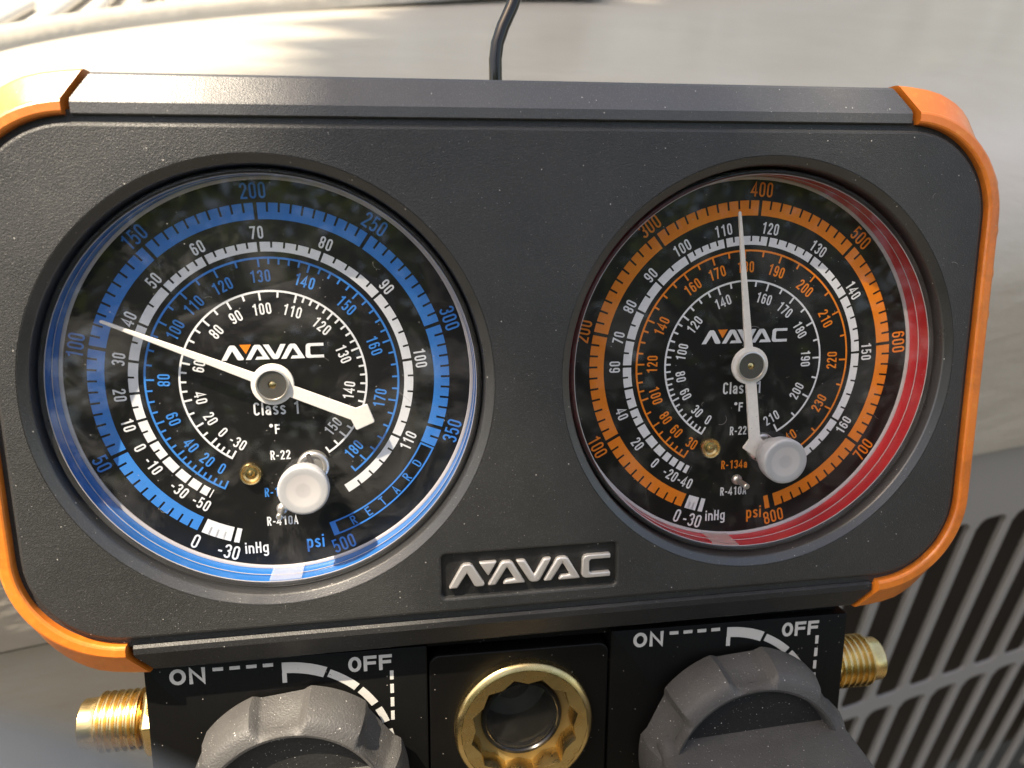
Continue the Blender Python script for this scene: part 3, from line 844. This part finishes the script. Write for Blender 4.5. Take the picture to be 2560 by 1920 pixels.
    mb = MB(); mb.revolve([(1.172, -0.04), (1.171, 0.190), (1.168, 0.203), (1.160, 0.211), (1.150, 0.212), (1.138, 0.205)], 160); mb.build('lens_rim', M['lens_rim'], case, smooth=50)
    ta = spec['tab']
    mb = MB(); mb.revolve([(1.1405, 0.196), (1.128, 0.196), (1.128, 0.012)], 10, (0, 0), ta-4.6, ta+4.6); mb.build('lens_tab', M['tab'], case, smooth=0)
    mb = MB(); mb.revolve([(0.105, 0.13), (0.105, 0.20), (0.128, 0.206), (0.136, 0.222), (0.141, 0.262), (0.141, 0.300), (0.138, 0.309), (0.131, 0.3130), (0.122, 0.3135), (0.094, 0.3125), (0.088, 0.3115), (0.050, 0.3110), (0.040, 0.3100), (0.001, 0.3098)], 64)
    mb.build('vent_plug', M['plug'], case, (0.155, -0.563, 0), smooth=50)
    return case

WH, INK = True, False
# low side
PS = [240.7 - 0.742*q for q in (0, 50, 100, 150, 200, 250, 300, 350, 360)]
f1 = [300.3, ]
left = dict(case=M['case_blue'], ink=M['blue'], label='blue low pressure gauge with black dial',
    psi=PS, psi_sub=[10]*7 + [2],
    psi_num=[('0', 241.3, WH), ('-30', 251.8, WH), ('50', 204.0, INK), ('100', 166.8, INK), ('150', 129.6, INK), ('200', 92.5, INK), ('250', 55.5, INK), ('300', 18.4, INK), ('350', -18.8, INK), ('500', 288.4, INK)],
    vac=(241.6, 251.6, 252.6, 254.4), vac_n=4,
    f1=[239.2, 237.6, 233.2, 227.5, 221.0, 213.5, 205.0, 194.6, 182.8, 169.2, 153.2, 135.2, 115.0, 92.7, 67.0, 38.7, 7.4, -27.9, -61.5],
    f1_sub=[1, 1, 1, 1, 1, 2, 2, 2, 2, 2, 2, 5, 5, 5, 5, 5, 5, 5],
    f1_num=[('-50', 236.7), ('-30', 226.8), ('-10', 213.2), ('0', 204.8), ('10', 195.0), ('20', 183.0), ('30', 169.1), ('40', 153.1), ('50', 135.7), ('60', 115.2), ('70', 92.8), ('80', 67.0), ('90', 38.8), ('100', 7.3), ('110', 332.3)],
    f2=[242.5, 228.3, 215.8, 198.2, 177.0, 148.7, 132.2, 114.0, 93.7, 70.5, 45.2, 18.3, -11.8, -45.3], f2_sub=[5, 4, 4, 4, 4, 2, 2, 2, 5, 5, 5, 5, 5], f2_tail=[-52.6],
    f2_num=[('0', 236.6), ('20', 227.5), ('40', 215.8), ('60', 198.8), ('80', 177.0), ('100', 148.7), ('110', 132.2), ('120', 114.0), ('130', 93.7), ('140', 70.5), ('150', 45.2), ('160', 18.3), ('170', 348.2), ('180', 314.7)],
    f3=[238.6, 222.8, 208.7, 190.7, 165.7, 135.1, 116.4, 95.9, 73.0, 48.1, 20.4, -9.5, -42.1], f3_sub=[4, 2, 2, 4, 4, 2, 2, 2, 5, 5, 5, 5], f3_tail=[-49.5, -57.0],
    f3_num=[('-30', 236.6), ('0', 222.8), ('20', 208.7), ('40', 190.7), ('60', 165.7), ('80', 135.1), ('90', 116.4), ('100', 95.9), ('110', 73.0), ('120', 48.1), ('130', 20.4), ('140', 350.5), ('150', 317.9)],
    psi_pos=(0.170, -0.985), inhg_pos=(-0.171, -1.0), tx=-0.002, retard=True, brass=(-0.170, -0.540), screw=(0.186, -0.512), slot=107,
    ptr=(156.3, 0.945, 0.605), tab=270.5)
gauge(-1, left)
PR = [248.1 - 0.404*q for q in (0, 100, 200, 300, 400, 500, 600, 700, 799)]
right = dict(case=M['case_red'], ink=M['orange'], label='red high pressure gauge with black dial',
    psi=PR[:-1] + [-75.0], psi_sub=[10]*8,
    psi_num=[('0', 247.6, WH), ('-30', 253.4, WH), ('100', 207.6, INK), ('200', 167.3, INK), ('300', 126.9, INK), ('400', 86.5, INK), ('500', 46.1, INK), ('600', 5.5, INK), ('700', 325.0, INK), ('800', 284.2, INK)],
    vac=(248.9, 253.4, 254.4, 256.2), vac_n=3, end_tick=(283.5, 281.6),
    f1=[244.8, 243.7, 240.6, 236.7, 232.4, 228.0, 222.2, 215.9, 208.8, 200.0, 189.8, 179.4, 167.1, 153.4, 138.0, 120.9, 101.8, 80.8, 57.1, 31.8, 3.2, -31.3, -62],
    f1_sub=[1, 1, 1, 1, 1, 1, 1, 1, 2, 2, 2, 2, 2, 2, 2, 5, 5, 5, 5, 5, 5, 5],
    f1_num=[('-40', 244.4), ('-20', 236.7), ('0', 227.7), ('20', 215.6), ('40', 200.2), ('60', 179.5), ('70', 167.1), ('80', 153.4), ('90', 138.0), ('100', 120.9), ('110', 101.8), ('120', 81.0), ('130', 57.1), ('140', 31.8), ('150', 3.2), ('160', 328.7)],
    f2=[237.8, 224.3, 213.2, 197.7, 178.6, 155.4, 126.2, 109.6, 92.1, 72.0, 50.3, 26.5, 0.0, -27.8, -56.5], f2_sub=[4, 2, 2, 4, 4, 4, 2, 2, 2, 2, 2, 2, 2, 2],
    f2_num=[('30', 237.2), ('60', 224.3), ('80', 213.2), ('100', 197.7), ('120', 178.6), ('140', 155.4), ('160', 126.2), ('170', 109.6), ('180', 91.6), ('190', 72.0), ('200', 50.3), ('210', 26.5), ('220', 359.8), ('230', 332.2), ('240', 303.6)],
    f3=[239.5, 224.9, 205.9, 189.6, 168.3, 142.9, 111.8, 74.2, 52.2, 28.7, 2.2, -27.6, -60.8], f3_sub=[4, 4, 4, 4, 4, 4, 4, 2, 2, 2, 2, 2],
    f3_num=[('0', 238.2), ('30', 224.9), ('60', 205.9), ('80', 189.6), ('100', 168.3), ('120', 142.9), ('140', 111.8), ('160', 74.2), ('170', 52.2), ('180', 28.7), ('190', 2.2), ('200', 332.4), ('210', 299.8)],
    psi_pos=(0.121, -0.996), inhg_pos=(-0.146, -1.0), tx=-0.018, brass=(-0.202, -0.540), screw=(0.142, -0.552), slot=60,
    ptr=(96.9, 0.935, 0.600), tab=262.0)
gauge(1, right)

# ---------------------------------------------------------------- valve block
BROT = R_(-0.9)
blk = MB(); blk.box(-2.20, 2.20, -3.9, -1.30, -0.90, -0.50); blk.box(-2.20, 2.20, -1.74, -1.30, -0.499, 0.03)
block = blk.build('valve_block', M['block'], root, (0, 0, 0), rotz=BROT, smooth=30)
def plate(x0, x1, y0, y1, z0, z1, rc, name):
    cx, cy = (x0+x1)/2, (y0+y1)/2
    mb = MB()
    o = [(0, z0), (0, z1-0.012), (-0.004, z1-0.003), (-0.012, z1)]
    mb.loops([[(x, y, z) for x, y in rrect((x1-x0)/2, (y1-y0)/2, rc, k, cx, cy, seg=6)] for k, z in o], True, False, True)
    return mb.build(name, M['block'], block, smooth=40, fixn=True)
plate(-2.250, -0.590, -4.0, -1.695, -0.80, 0.100, 0.012, 'face_plate')
plate(0.590, 2.250, -4.0, -1.695, -0.80, 0.100, 0.012, 'face_plate')
bm = bmesh.new()
pv = [bm.verts.new((x, y, 0.092)) for x, y in rrect(0.580, 1.1125, 0.07, -0.010, 0, -2.8875, seg=6)]
pe = [bm.edges.new((pv[i], pv[(i+1) % len(pv)])) for i in range(len(pv))]
SG = (0.020, -2.285)
hv = [bm.verts.new((SG[0] + 0.43*math.cos(2*math.pi*i/72), SG[1] + 0.43*math.sin(2*math.pi*i/72), 0.092)) for i in range(72)]
pe += [bm.edges.new((hv[i], hv[(i+1) % 72])) for i in range(72)]
bmesh.ops.triangle_fill(bm, use_beauty=True, use_dissolve=False, edges=pe, normal=(0, 0, 1))
prev = pv
for o, z in ((-0.003, 0.089), (0.0, 0.080), (0.0, -0.48)):
    cur = [bm.verts.new((x, y, z)) for x, y in rrect(0.580, 1.1125, 0.07, o, 0, -2.8875, seg=6)]
    bridge(prev, cur); prev = cur
bmesh.ops.recalc_face_normals(bm, faces=bm.faces)
from_bm('face_plate', bm, M['block'], block, smooth=12)
for sx in (-1, 1):
    ox = 0.028 if sx < 0 else 2.876
    bz = 0.104
    text('lettering', 'ON', 0.104, (-2.034+ox, -1.770), 0, M['blockprint'], block, t=0.21, W=0.90, gap=0.16, z=bz)
    text('lettering', 'OFF', 0.102, (-0.968+ox, -1.780), 0, M['blockprint'], block, t=0.21, W=0.78, gap=0.13, z=bz)
    for i in range(4):
        mb = MB(); x = -1.890 + ox + i*0.0960; mb.box(x, x+0.060, -1.750, -1.728, bz-0.003, bz); mb.build('print_dash', M['blockprint'], block, smooth=0)
    for i in range(4):
        mb = MB(); y = -1.842 - i*0.0925; mb.box(-0.850+ox, -0.828+ox, y-0.060, y, bz-0.003, bz); mb.build('print_dash', M['blockprint'], block, smooth=0)
    AC = (-1.492+ox, -2.412); ro, ri = 0.683, 0.612
    def sec(a0, a1, r0, r1):
        mb = MB(); mb.sector(r0, r1, a0, a1, bz)
        mb.v = [(x+AC[0], y+AC[1], z) for x, y, z in mb.v]
        mb.build('print_arc', M['blockprint'], block, smooth=0)
    sec(90, 67.0, ri, ro)
    mb = MB(); mb.box(AC[0]-0.001, AC[0]+0.026, AC[1]+ro-0.135, AC[1]+ri+0.001, bz-0.003, bz); mb.build('print_arc', M['blockprint'], block, smooth=0)
    for a0, a1, w in ((65, 47.5, .012), (45, 33, .014), (29.5, 20, .016), (15, 5, 0.02)): sec(a0, a1, ri+w, ro-w*0.6)

# sight glass
SG = (0.020, -2.285)
def star(r0, r1, ph, z, k=12):
    pts = []
    for i in range(k):
        pts.append((SG[0] + r0*math.cos(2*math.pi*i/k + ph), SG[1] + r0*math.sin(2*math.pi*i/k + ph), z))
        a = 2*math.pi*(i+0.5)/k + ph; pts.append((SG[0] + r1*math.cos(a), SG[1] + r1*math.sin(a), z))
    return pts
def circ(r, z, n): return [(SG[0] + r*math.cos(2*math.pi*i/n + 0.21), SG[1] + r*math.sin(2*math.pi*i/n + 0.21), z) for i in range(n)]
mb = MB()
mb.loops([circ(0.447, 0.08, 96), circ(0.447, 0.150, 96), circ(0.441, 0.160, 96), circ(0.430, 0.168, 96), circ(0.408, 0.175, 96)], True)
a = circ(0.408, 0.175, 24); 
mb.loops([circ(0.408, 0.175, 24), star(0.352, 0.318, 0.21, 0.176), star(0.350, 0.316, 0.21, 0.168), star(0.346, 0.312, 0.21, 0.02)], True)
ring = mb.build('sight_glass', M['brass'], root, rotz=BROT, smooth=30)
mb = MB(); mb.revolve([(0.262, 0.026), (0.352, 0.026)], 64, SG); mb.build('sight_seat', simple('dull brass', (0.22, 0.165, 0.07), 0.5, 0.3), ring, smooth=0, fixn=True)
mb = MB(); mb.revolve([(0.268, 0.027), (0.268, 0.044), (0.260, 0.058), (0.242, 0.060), (0.234, 0.050), (0.232, -0.02)], 64, SG); mb.build('sight_gasket', simple('black gasket', (0.006, 0.006, 0.007), 0.25), ring)
mb = MB(); mb.revolve([(0.236, 0.046), (0.12, 0.056), (0.001, 0.059)], 64, SG); mb.build('sight_pane', M['sight'], ring, smooth=60)
mb = MB(); mb.revolve([(0.001, -0.40), (0.10, -0.40), (0.13, -0.36), (0.248, -0.34)], 48, SG); mb.build('sight_chamber', simple('chamber floor', (0.05, 0.052, 0.04), 0.4, 0.5), ring, smooth=40)
mb = MB(); mb.revolve([(0.233, 0.03), (0.245, -0.345)], 48, SG); mb.build('sight_chamber', simple('chamber wall', (0.03, 0.028, 0.02), 0.4, 0.4), ring, smooth=40)

# flare fittings at the two ends of the block
def fitting(sx, y, dx=0.0):
    zc = -0.30
    prof = [(2.20, 0.13), (2.425, 0.13), (2.425, 0.172)]
    x = 2.43
    for i in range(6):
        prof += [(x, 0.164), (x+0.012, 0.188), (x+0.022, 0.188), (x+0.038, 0.164)]; x += 0.0465
    prof += [(x+0.005, 0.160), (x+0.02, 0.156), (x+0.085, 0.154), (x+0.097, 0.142), (x+0.097, 0.09), (x+0.03, 0.075)]
    mb = MB()
    rings = [[(sx*px, y + r*math.cos(2*math.pi*k/48), zc + r*math.sin(2*math.pi*k/48)) for k in range(48)] for px, r in prof]
    mb.loops(rings, True, True, True)
    o = mb.build('flare_fitting', M['brass'], root, (dx, 0, 0), smooth=28, fixn=True)
    mb = MB()
    hx = lambda px, r: [(sx*px, y + r*math.cos(math.pi*k/3 + 0.25), zc + r*math.sin(math.pi*k/3 + 0.25)) for k in range(6)]
    mb.loops([hx(2.24, 0.235), hx(2.385, 0.235), hx(2.41, 0.21)], True, True, True)
    mb.build('hex_nut', M['brass'], o, smooth=0, fixn=True, bevel=0.008)
fitting(-1, -2.240); fitting(1, -2.355, -0.05)

# control knobs
def knob(cx, cy, ph, bar_rot, Rk=0.625):
    N = 360
    def rad(a, depth):
        x = ((math.degrees(a) - ph) % 60) - 30
        k = abs(x)
        if k < 15: return -depth*min(1.0, (15-k)/3.5)*(1 - 0.55*(k/15.0)**2)
        return 0.0
    def ringp(r, z, depth): return [( (r + rad(2*math.pi*i/N, depth))*math.cos(2*math.pi*i/N), (r + rad(2*math.pi*i/N, depth))*math.sin(2*math.pi*i/N), z) for i in range(N)]
    mb = MB()
    mb.loops([ringp(Rk-0.03, 0.15, 0.03), ringp(Rk, 0.18, 0.04), ringp(Rk, 0.30, 0.075), ringp(Rk-0.012, 0.345, 0.088), ringp(Rk-0.035, 0.415, 0.080), ringp(Rk-0.050, 0.440, 0.066), ringp(Rk-0.075, 0.458, 0.050), ringp(Rk-0.10, 0.470, 0.026), ringp(Rk-0.125, 0.478, 0.0), ringp(Rk-0.140, 0.474, 0.0), ringp(Rk-0.150, 0.460, 0.0), ringp(Rk-0.160, 0.400, 0.0)], True, True)
    o = mb.build('control_knob', M['knob'], root, (cx, cy, 0), smooth=26, fixn=True)
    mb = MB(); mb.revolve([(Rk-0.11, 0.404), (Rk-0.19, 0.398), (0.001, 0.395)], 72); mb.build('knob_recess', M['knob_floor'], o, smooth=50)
    # raised grip across the knob
    mb = MB(); rings = []
    for z, hy, hx in ((0.34, 0.245, Rk-0.07), (0.41, 0.230, Rk-0.07), (0.445, 0.208, Rk-0.065), (0.49, 0.198, Rk-0.06), (0.95, 0.165, Rk-0.085), (1.02, 0.150, Rk-0.10), (1.05, 0.115, Rk-0.13)):
        rings.append([(x, y, z) for x, y in rrect(hx, hy, min(0.07, hy*0.5), 0, 0, 0, seg=5)])
    mb.loops(rings, True, True, True)
    mb.build('grip', M['knob'], o, rotz=R_(bar_rot), smooth=40, fixn=True)
knob(-1.42, -2.485, 96.0-30, 0.0, 0.665)
knob(1.43, -2.545, 94.0-30, 2.0, 0.690)

# hanging hook behind the top rail
pts = [(-0.055, 1.30, -0.55), (-0.055, 1.60, -0.52), (-0.055, 1.76, -0.50), (-0.055, 1.87, -0.50), (-0.042, 1.96, -0.50), (-0.005, 2.06, -0.51), (0.055, 2.18, -0.53), (0.12, 2.34, -0.56), (0.20, 2.54, -0.60), (0.28, 2.78, -0.68), (0.34, 2.98, -0.82), (0.37, 3.08, -1.02), (0.38, 3.08, -1.26), (0.38, 2.98, -1.44)]
mb = MB(); mb.tube(pts, 0.041, 20)
mb.build('hanging_hook', M['chrome'], root, smooth=60)

# hose lying close to the lens, far out of focus
CR = Matrix.Rotation(R_(90 - PITCH), 3, 'X')
def at_px(px, py, d): return CR @ Vector(((px-1280)/1920.3*d, -(py-960)/1920.3*d, -d))
hm = plastic('grey hose rubber', (0.17, 0.172, 0.168), 0.6, 30, 0.2, 0.5)
mb = MB()
hp = [at_px(-2600, 2430, 1.0), at_px(-1700, 2250, 0.85), at_px(-900, 2260, 0.70), at_px(-300, 2425, 0.60), at_px(200, 2640, 0.58), at_px(600, 2800, 0.62), at_px(800, 3300, 0.75), at_px(850, 4200, 0.9)]
hp2 = []
for i in range(len(hp)-1):
    p0, p1, p2, p3 = hp[max(i-1, 0)], hp[i], hp[i+1], hp[min(i+2, len(hp)-1)]
    for k in range(8):
        t = k/8
        hp2.append(0.5*((2*p1) + (p2-p0)*t + (2*p0-5*p1+4*p2-p3)*t*t + (3*p1-p0-3*p2+p3)*t**3))
mb.tube(hp2, 0.19, 20)
hose = mb.build('refrigerant_hose', hm, None, (0, 0, 0), smooth=60)
hose.location = CAM
tag(hose, 'grey rubber hose blurred in the bottom left corner, close to the lens', 'hose')

# lint and scratches lying on the face
lm = simple('lint', (0.30, 0.28, 0.26), 0.8)
mb = MB(); lr = random.Random(21)
def fibre(x, y, z, L, w):
    a = lr.uniform(0, 6.28); k = lr.uniform(-3.5, 3.5); n = 6; px, py = x, y; L_, R2 = [], []
    for i in range(n + 1):
        L_.append((px - w*math.sin(a), py + w*math.cos(a), z)); R2.append((px + w*math.sin(a), py - w*math.cos(a), z + w))
        px += L/n*math.cos(a); py += L/n*math.sin(a); a += k/n
    mb.loops([L_, R2], closed=False)
for i in range(26):
    x, y = lr.uniform(-2.6, 2.6), lr.uniform(-1.30, 1.30)
    if min(math.hypot(x - D/2, y), math.hypot(x + D/2, y)) < 1.30 or (abs(x) < 0.6 and y < -0.95): continue
    fibre(x, y, ZF + 0.002, lr.uniform(0.01, 0.05), lr.uniform(0.0006, 0.0014))
for i in range(14):
    sx = lr.choice((-1, 1)); r = 1.1*math.sqrt(lr.random()); t = lr.uniform(0, 6.28)
    fibre(sx*D/2 + r*math.cos(t), r*math.sin(t), 0.2065, lr.uniform(0.02, 0.10), lr.uniform(0.0004, 0.0008))
lint = mb.build('lint', lm, housing, smooth=0)
lint['kind'] = 'stuff'
